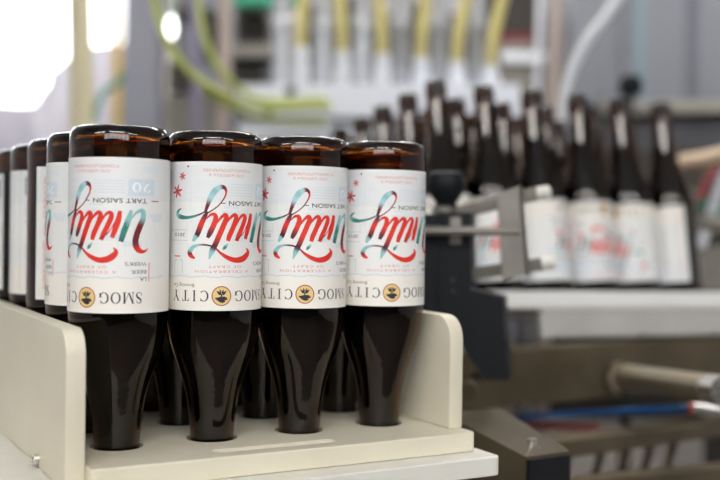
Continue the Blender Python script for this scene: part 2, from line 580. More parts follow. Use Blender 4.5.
def word(s, xa, xb, y, h):
    adv = {'S': .58, 'M': 1.06, 'O': .90, 'G': .92, 'C': .84, 'I': .42, 'T': .80, 'Y': .86}
    tot = sum(adv[c] for c in s) * h
    gap = (xb - xa - tot) / (len(s) - 1)
    x = xa
    for c in s:
        serif(c, x, y, h, INK)
        x += adv[c] * h + gap


word('SMOG', -40.5, -9.6, 95.3, 8.0)
word('CITY', 9.6, 40.5, 95.3, 8.0)
# round emblem: gold disc, brown ring, a sprig over a dark cloud
disc(0, 99.2, 0, 7.1, GOLD, 0.09)
disc(0, 99.2, 6.6, 7.35, ORANGE, 0.11)
ribbon([(-4.6, 101.8, .5), (-2.6, 101.1, 2.6), (0, 101.4, 3.4), (2.4, 101.4, 2.6), (4.8, 100.8, .5)], [INK] * 5, 0.125)
ribbon([(-3.0, 103.0, .4), (-0.6, 103.2, 2.2), (2.6, 102.8, .4)], [INK] * 3, 0.128)
ribbon([(0.2, 100.4, 1.0), (0, 98.0, 0.9)], [INK] * 2, 0.13)
for sx in (-1, 1):
    ribbon([(0, 98.2, .4), (1.5 * sx, 97.4, 2.0), (3.6 * sx, 95.4, .3)], [INK] * 3, 0.132)
    ribbon([(0, 97.0, .3), (0.9 * sx, 96.0, 1.2), (1.2 * sx, 94.4, .3)], [INK] * 3, 0.134)


# the big script word, traced as brush strokes (photo pixels rolled off two neighbouring bottles)
def A_(x, y):       # second bottle
    px, py = x / 5.333 + 170, y / 5.333 + 180
    return -36.4 * (asin(max(-.97, min(.97, (px - 217) / 48))) - 0.079), (py - 161.5) * 110.2 / 151.5


def B_(x, y):       # first bottle
    px, py = x / 5.333 + 65, y / 5.333 + 180
    return -36.4 * (asin(max(-.97, min(.97, (px - 118) / 50))) + 0.651), (py - 157.5) * 110.2 / 155.5


def brush(fn, rows, lift, n=7):
    ribbon([(*fn(x, y), w_ * 0.142) for x, y, w_, c in rows], [c for *_, c in rows], lift, n=n, across=4)


DK = srgb('46202c')
brush(A_, [(181, 180, 14, DK), (195, 135, 20, MAR), (208, 98, 28, LBLUE), (230, 60, 32, LTEAL), (254, 42, 26, LBLUE), (270, 38, 22, MAR), (284, 48, 15, MAR), (288, 70, 10, RED), (276, 102, 7, MAR), (246, 142, 6, MAR), (207, 172, 7, MAR), (182, 186, 9, DK)], 0.15)
brush(A_, [(66, 155, 2, TEAL), (50, 170, 14, TEAL), (47, 190, 22, LTEAL), (62, 202, 24, TEAL), (92, 206, 17, TEAL), (128, 198, 12, TEAL), (160, 185, 8, DK), (185, 170, 6, DK)], 0.155)
brush(A_, [(194, 172, 8, DK), (182, 196, 24, MAR), (164, 238, 29, RED), (150, 280, 29, MAR), (142, 300, 28, DK), (137, 308, 27, LTEAL), (124, 334, 14, LTEAL)], 0.16)
brush(A_, [(190, 212, 4, RED), (209, 190, 13, RED), (230, 188, 20, RED), (236, 212, 27, RED), (224, 250, 28, RED), (208, 286, 28, MAR), (196, 314, 17, DK)], 0.165)
brush(A_, [(236, 245, 4, RED), (262, 205, 13, RED), (284, 188, 20, RED), (291, 206, 27, RED), (275, 250, 28, RED), (255, 300, 29, RED), (236, 348, 28, MAR), (226, 368, 30, DK), (216, 392, 26, LTEAL), (204, 430, 5, LTEAL)], 0.17)
brush(A_, [(286, 245, 4, RED), (311, 205, 13, RED), (334, 188, 20, RED), (343, 206, 26, RED), (328, 254, 27, RED), (309, 300, 27, RED), (301, 330, 21, RED)], 0.175)
brush(A_, [(318, 298, 4, RED), (359, 210, 12, RED), (382, 188, 18, RED), (391, 206, 25, RED), (376, 254, 26, RED), (357, 300, 26, RED), (347, 330, 20, RED)], 0.18)
brush(B_, [(182, 316, 6, DK), (216, 292, 6, MAR), (240, 262, 5, RED), (268, 205, 4, RED)], 0.182)
brush(B_, [(286, 164, 18, RED), (278, 210, 28, RED), (262, 262, 28, RED), (247, 308, 20, RED)], 0.185)
brush(B_, [(343, 160, 14, LTEAL), (328, 210, 28, LTEAL), (318, 240, 29, TEAL), (303, 285, 29, TEAL), (291, 328, 24, srgb('2b5a52'))], 0.19)
brush(B_, [(321, 245, 4, LTEAL), (353, 190, 9, LTEAL), (379, 166, 16, LTEAL), (401, 165, 24, LTEAL), (403, 200, 30, LTEAL), (389, 240, 31, MAR), (371, 290, 31, MAR), (365, 335, 32, MAR), (377, 366, 30, RED), (397, 380, 20, RED), (417, 376, 10, RED), (429, 362, 3, RED)], 0.195)
brush(A_, [(134, 426, 9, RED), (116, 414, 22, RED), (108, 398, 26, MAR), (112, 382, 25, LTEAL), (126, 364, 19, LTEAL), (150, 354, 12, LTEAL), (176, 352, 9, MAR), (206, 356, 9, DK), (236, 370, 8, MAR), (265, 397, 14, RED), (300, 420, 22, RED), (340, 434, 27, RED), (378, 428, 32, RED), (402, 408, 30, RED), (410, 388, 20, RED), (400, 368, 4, RED)], 0.2)
brush(A_, [(300, 342, 2, LTEAL), (294, 354, 13, LTEAL), (284, 366, 17, TEAL), (274, 378, 8, LTEAL)], 0.2)
# side panels: perforated edge, barcode, upright small print
for k in range(54):
    y = 1.5 + k * 2.0
    line(-78.5, y, -77.3, y, 0.5, srgb('b9b4aa'))
line(-76.4, 2, -76.4, 108, 0.25, srgb('c9c4ba'))
fine_print(9, 101, 92, 2.6, PINK, True, 5)
fine_print(11, 99, 86.5, 2.2, srgb('bcae9e'), True, 6)
g = random.Random(4)
x = -98.0
while x < -82:
    wd = g.choice((0.3, 0.5, 0.9))
    rect(x, 6, x + wd, 22, INK, 0.1, nx=1)
    x += wd + g.choice((0.35, 0.6, 0.8))
for k in range(16):
    yy = 32 + k * 3.4
    line(-97, yy, g.uniform(-86, -82), yy, 0.7, srgb('b5b2ae'))
for k in range(14):
    line(54, 30 + k * 3.6, g.uniform(70, 76), 30 + k * 3.6, 0.6, srgb('c3bfba'))

LAB = bpy.data.meshes.new('label_sheet')
vv = []
for x, y, l in LV:
    r = (RMM + l * 0.7) / 1000
    a = x / 36.4
    vv.append((r * sin(a), -r * cos(a), 0.0236 + y / 1000))


def wound(f):
    a = sum(LV[f[i]][0] * LV[f[(i + 1) % len(f)]][1] - LV[f[(i + 1) % len(f)]][0] * LV[f[i]][1] for i in range(len(f)))
    return f if a > 0 else f[::-1]


LAB.from_pydata(vv, [], [wound(f) for f in LF])
ca = LAB.color_attributes.new('print', 'FLOAT_COLOR', 'POINT')
for i, c in enumerate(LC):
    ca.data[i].color = (*c, 1)
LAB.materials.append(M['label'])
for p in LAB.polygons:
    p.use_smooth = True
# outward normals for rolled sheet, so the flat art shades like the paper under it
LAB.normals_split_custom_set_from_vertices([Vector((v[0], v[1], 0)).normalized() for v in vv])
LAB.update()


def beer_bottle(loc, rot, label, group):
    r = thing('beer_bottle', loc, label, 'bottle', group)
    r.rotation_euler = rot
    g_ = bpy.data.objects.new('glass_body', GLASS); COL.objects.link(g_); g_.parent = r
    l_ = bpy.data.objects.new('paper_label', LAB); COL.objects.link(l_); l_.parent = r
    return r


# ================================================================ FRONT CARRIER
NI, NJ = 4, 6
HOLE = 0.0195
ZT = EYE + 0.0729                 # upturned bottle bases


def cut_board(name, u0, u1, v0, v1, z0, z1, mt, parent, hole_r, slot=None, bevel=0.0012):
    bm = bmesh.new()
    box(bm, ((u0 + u1) / 2, (v0 + v1) / 2, (z0 + z1) / 2), (u1 - u0, v1 - v0, z1 - z0))
    vert = [e for e in bm.edges if abs(e.verts[0].co.z - e.verts[1].co.z) > 1e-4]
    bmesh.ops.bevel(bm, geom=vert, offset=0.006, segments=5, profile=0.5, affect='EDGES')
    es = [e for e in bm.edges if e.calc_face_angle(0) > 0.8]
    bmesh.ops.bevel(bm, geom=es, offset=bevel, segments=2, profile=0.5, affect='EDGES')
    me = bpy.data.meshes.new(name)
    bm.to_mesh(me); bm.free()
    o = bpy.data.objects.new(name, me); COL.objects.link(o)
    bm = bmesh.new()
    for i in range(NI):
        for j in range(NJ):
            cyl(bm, (i * STEPU, j * STEP, z0 - 0.01), (i * STEPU, j * STEP, z1 + 0.01), hole_r, seg=40)
    if slot:
        ua, ub, vc, hw, dz = slot
        pts = []
        for k in range(13):
            a = pi / 2 + pi * k / 12
            pts.append((ua + hw * cos(a), vc + hw * sin(a), z1 - dz))
        for k in range(13):
            a = -pi / 2 + pi * k / 12
            pts.append((ub + hw * cos(a), vc + hw * sin(a), z1 - dz))
        prism(bm, pts, Vector((0, 0, dz + 0.01)))
    bmesh.ops.recalc_face_normals(bm, faces=bm.faces)
    mc = bpy.data.meshes.new('c'); bm.to_mesh(mc); bm.free()
    c = bpy.data.objects.new('c', mc); COL.objects.link(c)
    md = o.modifiers.new('b', 'BOOLEAN'); md.object = c; md.operation = 'DIFFERENCE'; md.solver = 'EXACT'
    bpy.context.view_layer.update()
    me2 = bpy.data.meshes.new_from_object(o.evaluated_get(bpy.context.evaluated_depsgraph_get()))
    o.modifiers.clear()
    o.data = me2
    bpy.data.objects.remove(c); bpy.data.meshes.remove(mc)
    me2.transform(CF)
    me2.materials.clear(); me2.materials.append(mt)
    o.parent = parent
    o.matrix_parent_inverse = parent.matrix_world.inverted()
    return o


def under(o, p):
    'make o a sub-part of p, keeping its place'
    o.parent = p
    return o


def carrier_plate(name, u0, u1, v0, v1, z0, z1, rad, mt, parent):
    "upright side plate, front top corner rounded"
    pts = [(v1, z0), (v1, z1)]
    for k in range(11):
        a = pi / 2 + (pi / 2) * k / 10
        pts.append((v0 + rad + rad * cos(a), z1 - rad + rad * sin(a)))
    pts.append((v0, z0))
    bm = bmesh.new()
    prism(bm, [Vector((u0, v, z)) for v, z in pts], Vector((u1 - u0, 0, 0)))
    bmesh.ops.transform(bm, matrix=CF, verts=bm.verts)
    return obj(name, bm, mt, parent, smooth=True, bevel=0.0018)


UO = Vector((0, 0, 0))
carrier = thing('bottle_carrier', (0, 0, 0), 'cream plastic bottle carrier with drilled base and two upright side plates', 'bottle carrier')
bpy.context.view_layer.update()
BT = 0.0155
VB = 6 * STEP - 0.02
cut_board('base_board', -0.0376, 0.2745, -0.0700, VB, BOARD - BT, BOARD, M['hdpe'], carrier, HOLE, slot=(0.062, 0.150, -0.0500, 0.0060, 0.012))
ZP = EYE - 0.0689
lp = carrier_plate('side_plate', -0.0518, -0.0378, -0.0575, VB, BOARD - BT, ZP, 0.018, M['hdpe'], carrier)
carrier_plate('side_plate', 0.2608, 0.2740, -0.0500, VB, BOARD + 0.0001, ZP, 0.020, M['hdpe'], carrier)
bm = bmesh.new()
q = F(-0.0518, 0.022, BOARD - 0.0095)
cyl(bm, q, q - ROW * 0.004, 0.0042, seg=16)
cyl(bm, q - ROW * 0.004, q - ROW * 0.0065, 0.0022, seg=6)
tag(obj('screw', bm, M['bright'], lp), label='small bright steel screw in the left side plate')

ordi = ['front', 'second', 'third', 'fourth', 'fifth', 'rearmost']
filn = ['leftmost file', 'second file from the left', 'third file from the left', 'rightmost file']
PHI = {(0, 0): -0.651, (1, 0): 0.16, (2, 0): 0.09, (3, 0): 0.25, (0, 1): -2.22, (0, 2): 1.88, (0, 3): -2.95, (0, 4): 2.6, (0, 5): 2.2}
front_lab = ['upside-down amber bottle at the carrier front left corner, big script word whole',
             'upside-down amber beer bottle, second in the carrier front row, red starburst at label left edge',
             'upside-down amber beer bottle, third in the carrier front row, partly behind its left neighbour',
             'upside-down amber bottle ending the carrier front row beside the right side plate']
for j in range(NJ):
    for i in range(NI):
        p = F(i * STEPU, j * STEP, ZT)
        p.z = ZT
        psi = atan2(-p.x, p.y) + PHI.get((i, j), rnd.uniform(-3, 3))
        if j == 0:
            lb = front_lab[i]
        else:
            lb = 'upside-down amber bottle in the carrier, %s, %s from the front' % (filn[i], ordi[j] if j < 5 else 'sixth')
        beer_bottle(p, (0, pi, psi), lb, 'upside-down bottles in the cream carrier')

# board the carrier stands on, on a steel stand
tbl = thing('packing_table', (0, 0, 0), 'white plastic topped packing table under the cream bottle carrier', 'table')
bpy.context.view_layer.update()
cut_board('table_top', -0.16, 0.2830, -0.0920, VB + 0.05, BOARD - BT - 0.0156, BOARD - BT - 0.0002, M['hdpe_white'], tbl, HOLE)
LT = BOARD - BT - 0.0158
bm = bmesh.new()
bm.free()
for v in (-0.045, VB + 0.02):
    bm = bmesh.new(); box(bm, (0.07, v, LT - 0.155), (0.34, 0.03, 0.03), CF)
    obj('frame_rail', bm, M['old_steel'], tbl)
for u in (-0.115, 0.255):
    bm = bmesh.new(); box(bm, (u, (VB - 0.02) / 2, LT - 0.155), (0.03, VB - 0.0, 0.03), CF)
    obj('frame_rail', bm, M['old_steel'], tbl)
for u in (-0.115, 0.255):
    for v in (-0.045, VB + 0.02):
        bm = bmesh.new()
        box(bm, (u, v, LT / 2), (0.032, 0.032, LT), CF)
        obj('leg', bm, M['old_steel'], tbl)

# ================================================================ INFEED TABLE WITH UPRIGHT BOTTLES
O2 = Vector((0.1135, 1.4318, EYE - 0.0876))
N2 = Vector((-0.0347, 0.1121, 1)).normalized()
R2 = Vector((cos(0.4357), sin(0.4357), 0)); R2 = (R2 - N2 * R2.dot(N2)).normalized()
Q2 = N2.cross(R2)
T2 = basis(R2, Q2, N2, O2)
S2U, S2V = 0.0793, 0.0815
T2R = T2.to_3x3()
feed_lab = ['hidden low behind the black knob', 'behind the grey clamp bracket', 'with the clamp rod end before its label', 'right of the clamp, red lettering at its label edge', 'with the right half of the red script showing', 'at the right end, turned to its side panel']
FPHI = {(3, 0): 0.75, (4, 0): -0.55, (2, 0): 1.75, (5, 0): -2.15, (1, 0): 0.55, (0, 0): 0.2}
for j in range(5):
    for i in range(6):
        if j == 4 and i > 2:
            continue
        if j == 3 and i > 4:
            continue
        jit = rnd.uniform(-0.0015, 0.0015)
        p = T2 @ Vector((i * S2U + jit, j * S2V, -0.004)) + Vector((0.010, 0, 0))
        psi = atan2(-p.x, p.y) - 0.4357 + FPHI.get((i, j), rnd.uniform(-3, 3))
        rm = (Matrix.Rotation(-0.040, 3, 'Y') @ T2R @ Matrix.Rotation(psi, 3, 'Z')).to_euler()
        if j == 0:
            lb = 'upright bottle in the front row, ' + feed_lab[i]
        else:
            lb = 'upright amber bottle on the tilted table, %s row, %s from the left' % (['', 'second', 'third', 'fourth', 'fifth'][j], ['first', 'second', 'third', 'fourth', 'fifth', 'sixth'][i])
        beer_bottle(p, rm, lb, 'upright bottles on the tilted table').scale = (1.03, 1.03, 1.035)

ft = thing('infeed_table', (0, 0, 0), 'tilted machine table carrying the upright beer bottles, white rail along its edge', 'machine table')


def tbox(bm, u0, u1, v0, v1, z0, z1):
    box(bm, ((u0 + u1) / 2, (v0 + v1) / 2, (z0 + z1) / 2), (u1 - u0, v1 - v0, z1 - z0), T2)


bm = bmesh.new(); tbox(bm, -0.16, 1.0, -0.045, 0.50, -0.018, -0.0064)
obj('table_plate', bm, M['steel'], ft)
bm = bmesh.new(); tbox(bm, 0.012, 1.0, -0.082, -0.047, -0.0215, 0.0025)
obj('front_rail', bm, M['rail_white'], ft, bevel=0.004)
bm = bmesh.new(); tbox(bm, 0.105, 1.0, -0.080, -0.070, -0.060, -0.0217)
obj('skirt', bm, M['skirt'], ft, bevel=0.002)
for u in (0.13, 0.27, 0.40, 0.55):
    bm = bmesh.new()
    p = T2 @ Vector((u, -0.078, -0.056))
    cyl(bm, p, p - Q2 * 0.005, 0.004, seg=8)
    obj('bolt', bm, M['bright'], ft)
for u in (0.03, 0.9):
    for v in (0.10, 0.42):
        bm = bmesh.new()
        p = T2 @ Vector((u, v, -0.012))
        box(bm, (p.x, p.y, p.z / 2), (0.05, 0.05, p.z))
        obj('leg', bm, M['dark_steel'], ft)


# ================================================================ CLAMP BRACKET ON BLACK POST
D = 1.10
br = thing('clamp_bracket', at(470, 380, D), 'black plastic post with grey clamp bars and a black knob before the upright bottles', 'clamp bracket')
br.location = (0, 0, 0)
bm = bmesh.new()
back = Vector((0.012, 0.05, 0)).normalized()
prism(bm, [at(x, y, D) for x, y in ((438, 212), (470.5, 213), (471, 290), (503, 297), (508, 380), (486, 380), (458, 341), (438, 318))], back * 0.04)
obj('post', bm, M['black'], br, bevel=0.0015)
bm = bmesh.new()
prism(bm, [at(x, y, D - 0.001) for x, y in ((410, 214), (437, 214), (437, 322), (410, 322))], back * 0.06)
obj('side_block', bm, M['black'], br, bevel=0.001)
bm = bmesh.new()
prism(bm, [at(x, y, D - 0.0006) for x, y in ((450, 217), (461, 217), (461, 244), (450, 244))], back * 0.004)
tag(obj('slot_plate', bm, M['alu'], br), label='dark recess plate in the post')
bm = bmesh.new()
for y in (280, 291):
    bm = bmesh.new()
    cyl(bm, at(453, y, D), at(453, y, D - 0.002), 0.002, seg=10)
    obj('screw', bm, M['dark_steel'], br)
bm = bmesh.new()
k0, k1 = at(446, 212, D + 0.02), at(446, 172, D + 0.02)
ax = (k1 - k0)
L = ax.length
q = Vector((0, 0, 1)).rotation_difference(ax.normalized()).to_matrix().to_4x4()
T = Matrix.Translation(k0) @ q
lathe(bm, [(0, 0.001), (0.011, 0.001), (0.011, 0.010), (0.0125, 0.012), (0.0175, 0.019), (0.0205, 0.026), (0.0205, 0.033), (0.0185, L - 0.002), (0.015, L), (0, L)], 20, T)
obj('knob', bm, M['black'], br, smooth=True)
bm = bmesh.new()
cyl(bm, at(444, 215, D + 0.02), at(444, 207, D + 0.02), 0.0128, seg=24)
obj('washer', bm, M['alu'], br)
# flat bars and rod
def bar(name, x0, y0, d0, x1, y1, d1, hh, th, mt):
    bm = bmesh.new()
    a, b = at(x0, y0, d0), at(x1, y1, d1)
    t = (b - a).normalized(); up = Vector((0, 0, 1)); up = (up - t * up.dot(t)).normalized(); n = t.cross(up)
    box(bm, (0, 0, 0), ((b - a).length, hh, th), basis(t, up, n, (a + b) / 2))
    o = obj(name, bm, mt, br, bevel=0.0015)
    return o


cb1 = bar('clamp_bar', 440, 217, 1.13, 540, 193, 1.09, 0.0135, 0.010, M['alu'])
cb2 = bar('clamp_bar', 440, 278, 1.13, 545, 263.5, 1.09, 0.0135, 0.010, M['alu'])
for (x, y, cb) in ((546, 192.3, cb1), (551, 262.6, cb2)):
    bm = bmesh.new()
    a = at(x - 8, y + 1, 1.088); b = at(x + 5, y - 0.5, 1.083)
    q = Vector((0, 0, 1)).rotation_difference((b - a).normalized()).to_matrix().to_4x4()
    Lc = (b - a).length
    lathe(bm, [(0, 0), (0.0068, 0), (0.0070, Lc * 0.5), (0.0070, Lc * 0.85), (0.0045, Lc), (0, Lc)], 20, Matrix.Translation(a) @ q)
    tag(obj('bar_end_cap', bm, M['hdpe_white'], cb, smooth=True), label='pale rounded cap on the bar end')
bm = bmesh.new()
cyl(bm, at(400, 230.5, 1.085), at(519, 231.5, 1.075), 0.0045, seg=20)
obj('rod', bm, M['alu'], br, smooth=True)
bm = bmesh.new()
prism(bm, [at(x, y, 1.073) for x, y in ((497, 194), (519, 186), (526, 274), (503, 281))], Vector((0.0, 0.005, 0)))
obj('clamp_plate', bm, M['alu'], br, bevel=0.001)
bm = bmesh.new()
prism(bm, [at(519, 186, 1.072), at(522, 185, 1.066), at(529.5, 274, 1.066), at(526, 275, 1.072)], Vector((0.003, 0.03, 0)))
obj('clamp_flange', bm, M['steel'], br)
# arm that carries the post down to the beam
bm = bmesh.new()
a = at(500, 392, 1.16); b = at(470, 388, 1.13)
prism(bm, [at(472, 372, 1.115), at(500, 372, 1.115), at(500, 380, 1.15), at(472, 380, 1.15)], Vector((0, 0.004, 0)))
obj('mount', bm, M['dark_steel'], br)

# ================================================================ MACHINE FRAME, LOWER RIGHT
def beam_between(bm, a, b, hgt, th):
    t = (b - a).normalized(); up = Vector((0, 0, 1)); up = (up - t * up.dot(t)).normalized(); n = t.cross(up)
    box(bm, (0, 0, 0), ((b - a).length, hgt, th), basis(t, up, n, (a + b) / 2))


fr = thing('conveyor_stand', (0, 0, 0), 'brownish steel machine frame under the tilted table, lower right', 'machine frame')
bm = bmesh.new()
beam_between(bm, at(395, 384, 1.22), at(760, 358, 1.62), 0.072, 0.03)
obj('cross_beam', bm, M['old_steel'], fr, bevel=0.003)
bm = bmesh.new()
p = at(470, 388, 1.19)
cyl(bm, p, p + Vector((-0.004, -0.02, 0)), 0.0085, seg=16)
obj('bolt', bm, M['old_steel'], fr)
bm = bmesh.new()
beam_between(bm, at(540, 448, 1.15), at(760, 421, 1.55), 0.018, 0.04)
obj('lower_rail', bm, M['old_steel'], fr)
for (xa, ya, xb, yb) in ((588, 500, 606, 436), (612, 500, 632, 434), (636, 500, 655, 431), (658, 500, 678, 428), (560, 500, 572, 440)):
    bm = bmesh.new()
    beam_between(bm, at(xa, ya, 1.36), at(xb, yb, 1.46), 0.009, 0.009)
    obj('slanted_strut', bm, M['old_steel'], fr)
bm = bmesh.new()
beam_between(bm, at(560, 488, 1.1), at(760, 468, 1.3), 0.016, 0.03)
obj('bottom_rail', bm, M['old_steel'], fr)
bm = bmesh.new()
bm.free()
for x, d in ((420, 1.26), (755, 1.64)):
    q = at(x, 392, d)
    bm = bmesh.new(); box(bm, (q.x, q.y, q.z / 2), (0.05, 0.05, q.z))
    obj('upright', bm, M['dark_steel'], fr)

rb = thing('channel_box', (0, 0, 0), 'rectangular steel channel with a dark open end beside the packing table', 'steel channel')
bm = bmesh.new()
prism(bm, [at(440, 412, 0.975), at(526, 457, 0.90), at(570, 451, 0.96), at(500, 408, 1.05)], Vector((0, 0, -0.12)))
obj('channel_body', bm, M['old_steel'], rb, bevel=0.002)
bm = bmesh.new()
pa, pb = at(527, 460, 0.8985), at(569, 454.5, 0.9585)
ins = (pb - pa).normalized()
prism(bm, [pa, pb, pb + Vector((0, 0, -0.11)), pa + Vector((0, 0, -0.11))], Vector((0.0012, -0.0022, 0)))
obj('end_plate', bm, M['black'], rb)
bm = bmesh.new()
p = at(532, 449, 0.945)
cyl(bm, p + Vector((0, 0, -0.006)), p + Vector((0, 0, 0.009)), 0.0042, seg=14)
cyl(bm, p + Vector((0, 0, -0.006)), p + Vector((0, 0, 0.002)), 0.0075, seg=6)
obj('bolt', bm, M['bright'], rb)
bm = bmesh.new()
q = at(505, 450, 0.985)
box(bm, (q.x, q.y, 0.38), (0.06, 0.06, 0.76))
obj('leg', bm, M['dark_steel'], rb)

cylr = thing('air_cylinder', (0, 0, 0), 'round steel air cylinder poking toward the right edge below the white rail', 'air cylinder')
bm = bmesh.new()
cyl(bm, at(624, 377, 1.36), at(716, 390, 1.16), 0.0165, seg=32)
obj('barrel', bm, M['cyl_steel'], cylr, smooth=True)
bm = bmesh.new()
cyl(bm, at(712, 389.5, 1.165), at(726, 391.5, 1.13), 0.0172, seg=32)
obj('end_cap', bm, M['bright'], cylr, smooth=True)
bm = bmesh.new()
cyl(bm, at(619, 377.5, 1.375), at(624, 378.5, 1.35), 0.020, seg=32)
obj('flange', bm, M['old_steel'], cylr, smooth=True)

hs = thing('air_hose', (0, 0, 0), 'blue air hose with a red collar and steel fitting, lower right', 'air hose')
bm = bmesh.new()
tube(bm, [at(470, 428, 1.5), at(520, 418, 1.42), at(575, 414, 1.40), at(625, 411, 1.32), at(692, 408, 1.26)], 0.0046)
obj('hose', bm, M['blue'], hs, smooth=True)
bm = bmesh.new(); cyl(bm, at(690, 408.1, 1.26), at(695.5, 408.5, 1.257), 0.0066, seg=20)
tag(obj('collar', bm, M['red'], hs, smooth=True), label='red release collar')
bm = bmesh.new(); cyl(bm, at(695.5, 408.5, 1.257), at(740, 416, 1.22), 0.0075, seg=20); cyl(bm, at(706, 410.2, 1.25), at(714, 411.6, 1.243), 0.0095, seg=6)
obj('fitting', bm, M['bright'], hs)
for (pts, r, mt, lb) in (
    ([at(440, 404, 1.46), at(490, 417, 1.46), at(530, 425, 1.46), at(600, 428, 1.46)], 0.005, 'darkred', 'dark red cable lying in the gap under the steel beam'),):
    bm = bmesh.new(); tube(bm, pts, r)
    tag(obj('cable', bm, M[mt], smooth=True), label=lb, cat='cable')

# ================================================================ RIGHT SIDE BACKGROUND
cab = thing('machine_cabinet', (0, 0, 0), 'large blue-grey sheet metal machine cabinet, upper right', 'machine cabinet')
def slab_px(bm, x0, y0, x1, y1, d, th, d1=None):
    d1 = d1 or d
    prism(bm, [at(x0, y0, d), at(x1, y0, d1), at(x1, y1, d1), at(x0, y1, d)], Vector((0.0, th, 0)))
bm = bmesh.new(); slab_px(bm, 572, -260, 900, 104, 2.9, 0.5, 2.5)
obj('body', bm, M['grey_panel'], cab)
bm = bmesh.new(); slab_px(bm, 636, -260, 645, 104, 2.80, 0.03)
tag(obj('seam_strip', bm, mat('teal_strip', (0.20, 0.27, 0.30), 0.4, metal=0.3), cab), label='teal tinted seam strip')
for x in (607, 688):
    bm = bmesh.new(); slab_px(bm, x, -260, x + 3, 104, 2.79 if x < 650 else 2.72, 0.02)
    obj('panel_seam', bm, M['grey_post'], cab)
bm = bmesh.new(); slab_px(bm, 600, 100, 900, 112, 2.78, 0.05, 2.44)
obj('bottom_rail', bm, M['steel'], cab)

kb = thing('hand_knob', (0, 0, 0), 'black round knob on a stem before the grey cabinet', 'knob')
bm = bmesh.new()
lathe(bm, [(0, 0), (0.006, 0.0), (0.006, 0.05), (0.02, 0.055), (0.027, 0.07), (0.027, 0.085), (0.02, 0.098), (0, 0.102)], 20, Matrix.Translation(at(630, 120, 2.35)))
obj('grip', bm, M['black'], kb, smooth=True)
bm = bmesh.new()
q = at(630, 119, 2.35)
cyl(bm, (q.x, q.y, 0), q, 0.012, seg=12)
obj('stem', bm, M['dark_steel'], kb, smooth=True)

# dark machine body behind the upright bottles
dk = thing('conveyor_housing', (0, 0, 0), 'dark steel conveyor housing behind the upright bottles', 'conveyor housing')
bm = bmesh.new(); slab_px(bm, 480, 150, 830, 420, 2.95, 0.3, 2.55)
obj('side_panel', bm, M['dark_steel'], dk)
bm = bmesh.new(); slab_px(bm, 578, 112, 900, 150, 2.92, 0.3, 2.52)
obj('guard', bm, mat('dark_grey_guard', (0.09, 0.09, 0.10), 0.5), dk)
for q in (at(520, 420, 3.0), at(810, 420, 2.7)):
    bm = bmesh.new(); box(bm, (q.x, q.y + 0.1, q.z / 2), (0.08, 0.08, q.z))
    obj('leg', bm, M['dark_steel'], dk)

for pts, r, mt, lb, nm, ct in (
    ([at(684, 163, 1.95), at(705, 160, 1.9), at(740, 152, 1.85)], 0.017, 'tan', 'thick tan rubber hose at the right edge above the last bottle', 'rubber_hose', 'hose'),
    ([at(700, 222, 1.7), at(722, 224, 1.7), at(760, 228, 1.7)], 0.014, 'alu', 'pale grey pipe end at the right edge beside the last label', 'pipe', 'pipe'),
    ([at(680, 200, 2.1), at(700, 196, 2.1), at(712, 175, 2.1), at(740, 150, 2.1)], 0.008, 'darkred', 'dark red cable looping at the right edge', 'cable', 'cable'),
    ([at(700, 250, 2.1), at(712, 210, 2.1), at(725, 170, 2.1)], 0.010, 'tube', 'pale hose running up the right edge', 'hose', 'hose'),
    ([at(690, 192, 2.25), at(705, 205, 2.25), at(730, 212, 2.25)], 0.008, 'green', 'green cable behind the dark red cable at the right edge', 'cable', 'cable'),
):
    bm = bmesh.new(); tube(bm, pts, r)
    tag(obj(nm, bm, M[mt], smooth=True), label=lb, cat=ct)
bm = bmesh.new(); slab_px(bm, 700, 248, 800, 290, 1.95, 0.15)
tag(obj('control_box', bm, M['alu'], bevel=0.004), label='small grey metal box at the right edge above the white rail', cat='box')

# ================================================================ FILLER HEAD MANIFOLD (behind, top centre)
DF = 2.35
mf = thing('filler_manifold', (0, 0, 0), 'white filler manifold with pale upright cylinders and white hose sockets', 'filling machine')
bm = bmesh.new(); slab_px(bm, 236, 84, 520, 116, DF, 0.16, DF - 0.05)
obj('manifold_beam', bm, M['white'], mf, bevel=0.01)
bm = bmesh.new(); slab_px(bm, 238, 124, 522, 140, DF + 0.02, 0.14)
obj('lower_beam', bm, M['white'], mf, bevel=0.01)
bm = bmesh.new(); slab_px(bm, 244, 134, 520, 340, DF + 0.12, 0.2)
obj('body', bm, M['grey_post'], mf)
for x in (260, 500):
    q = at(x, 330, DF + 0.2)
    bm = bmesh.new(); box(bm, (q.x, q.y, q.z / 2), (0.08, 0.08, q.z))
    obj('leg', bm, M['steel'], mf)
for x, d in ((282, 0), (323, 0), (362, 0), (401, 0), (439, 0), (477, 0)):
    bm = bmesh.new()
    rr = 0.0225 if x < 380 else 0.019
    T = Matrix.Translation(at(x, 86, DF + 0.05))
    lathe(bm, [(0, -.02), (rr, -.02), (rr, 0.12), (rr * 1.2, 0.125), (rr * 1.2, 0.145), (rr, 0.15), (rr * 0.9, 0.165), (rr * 0.9, 0.26), (0, 0.26)], 24, T)
    obj('cylinder', bm, M['cylinder'], mf, smooth=True)
HX = [(301, 48), (342, 52), (382, 55), (421, 58), (457, 62), (491, 66)]
for x, y in HX:
    bm = bmesh.new()
    T = Matrix.Translation(at(x, 90, DF))
    hgt = (90 - y) * DF / FPX
    lathe(bm, [(0, -.02), (0.020, -.02), (0.020, hgt * 0.62), (0.014, hgt * 0.66), (0.014, hgt * 0.74), (0.018, hgt * 0.76), (0.018, hgt), (0, hgt)], 24, T)
    obj('hose_socket', bm, M['white'], mf, smooth=True)
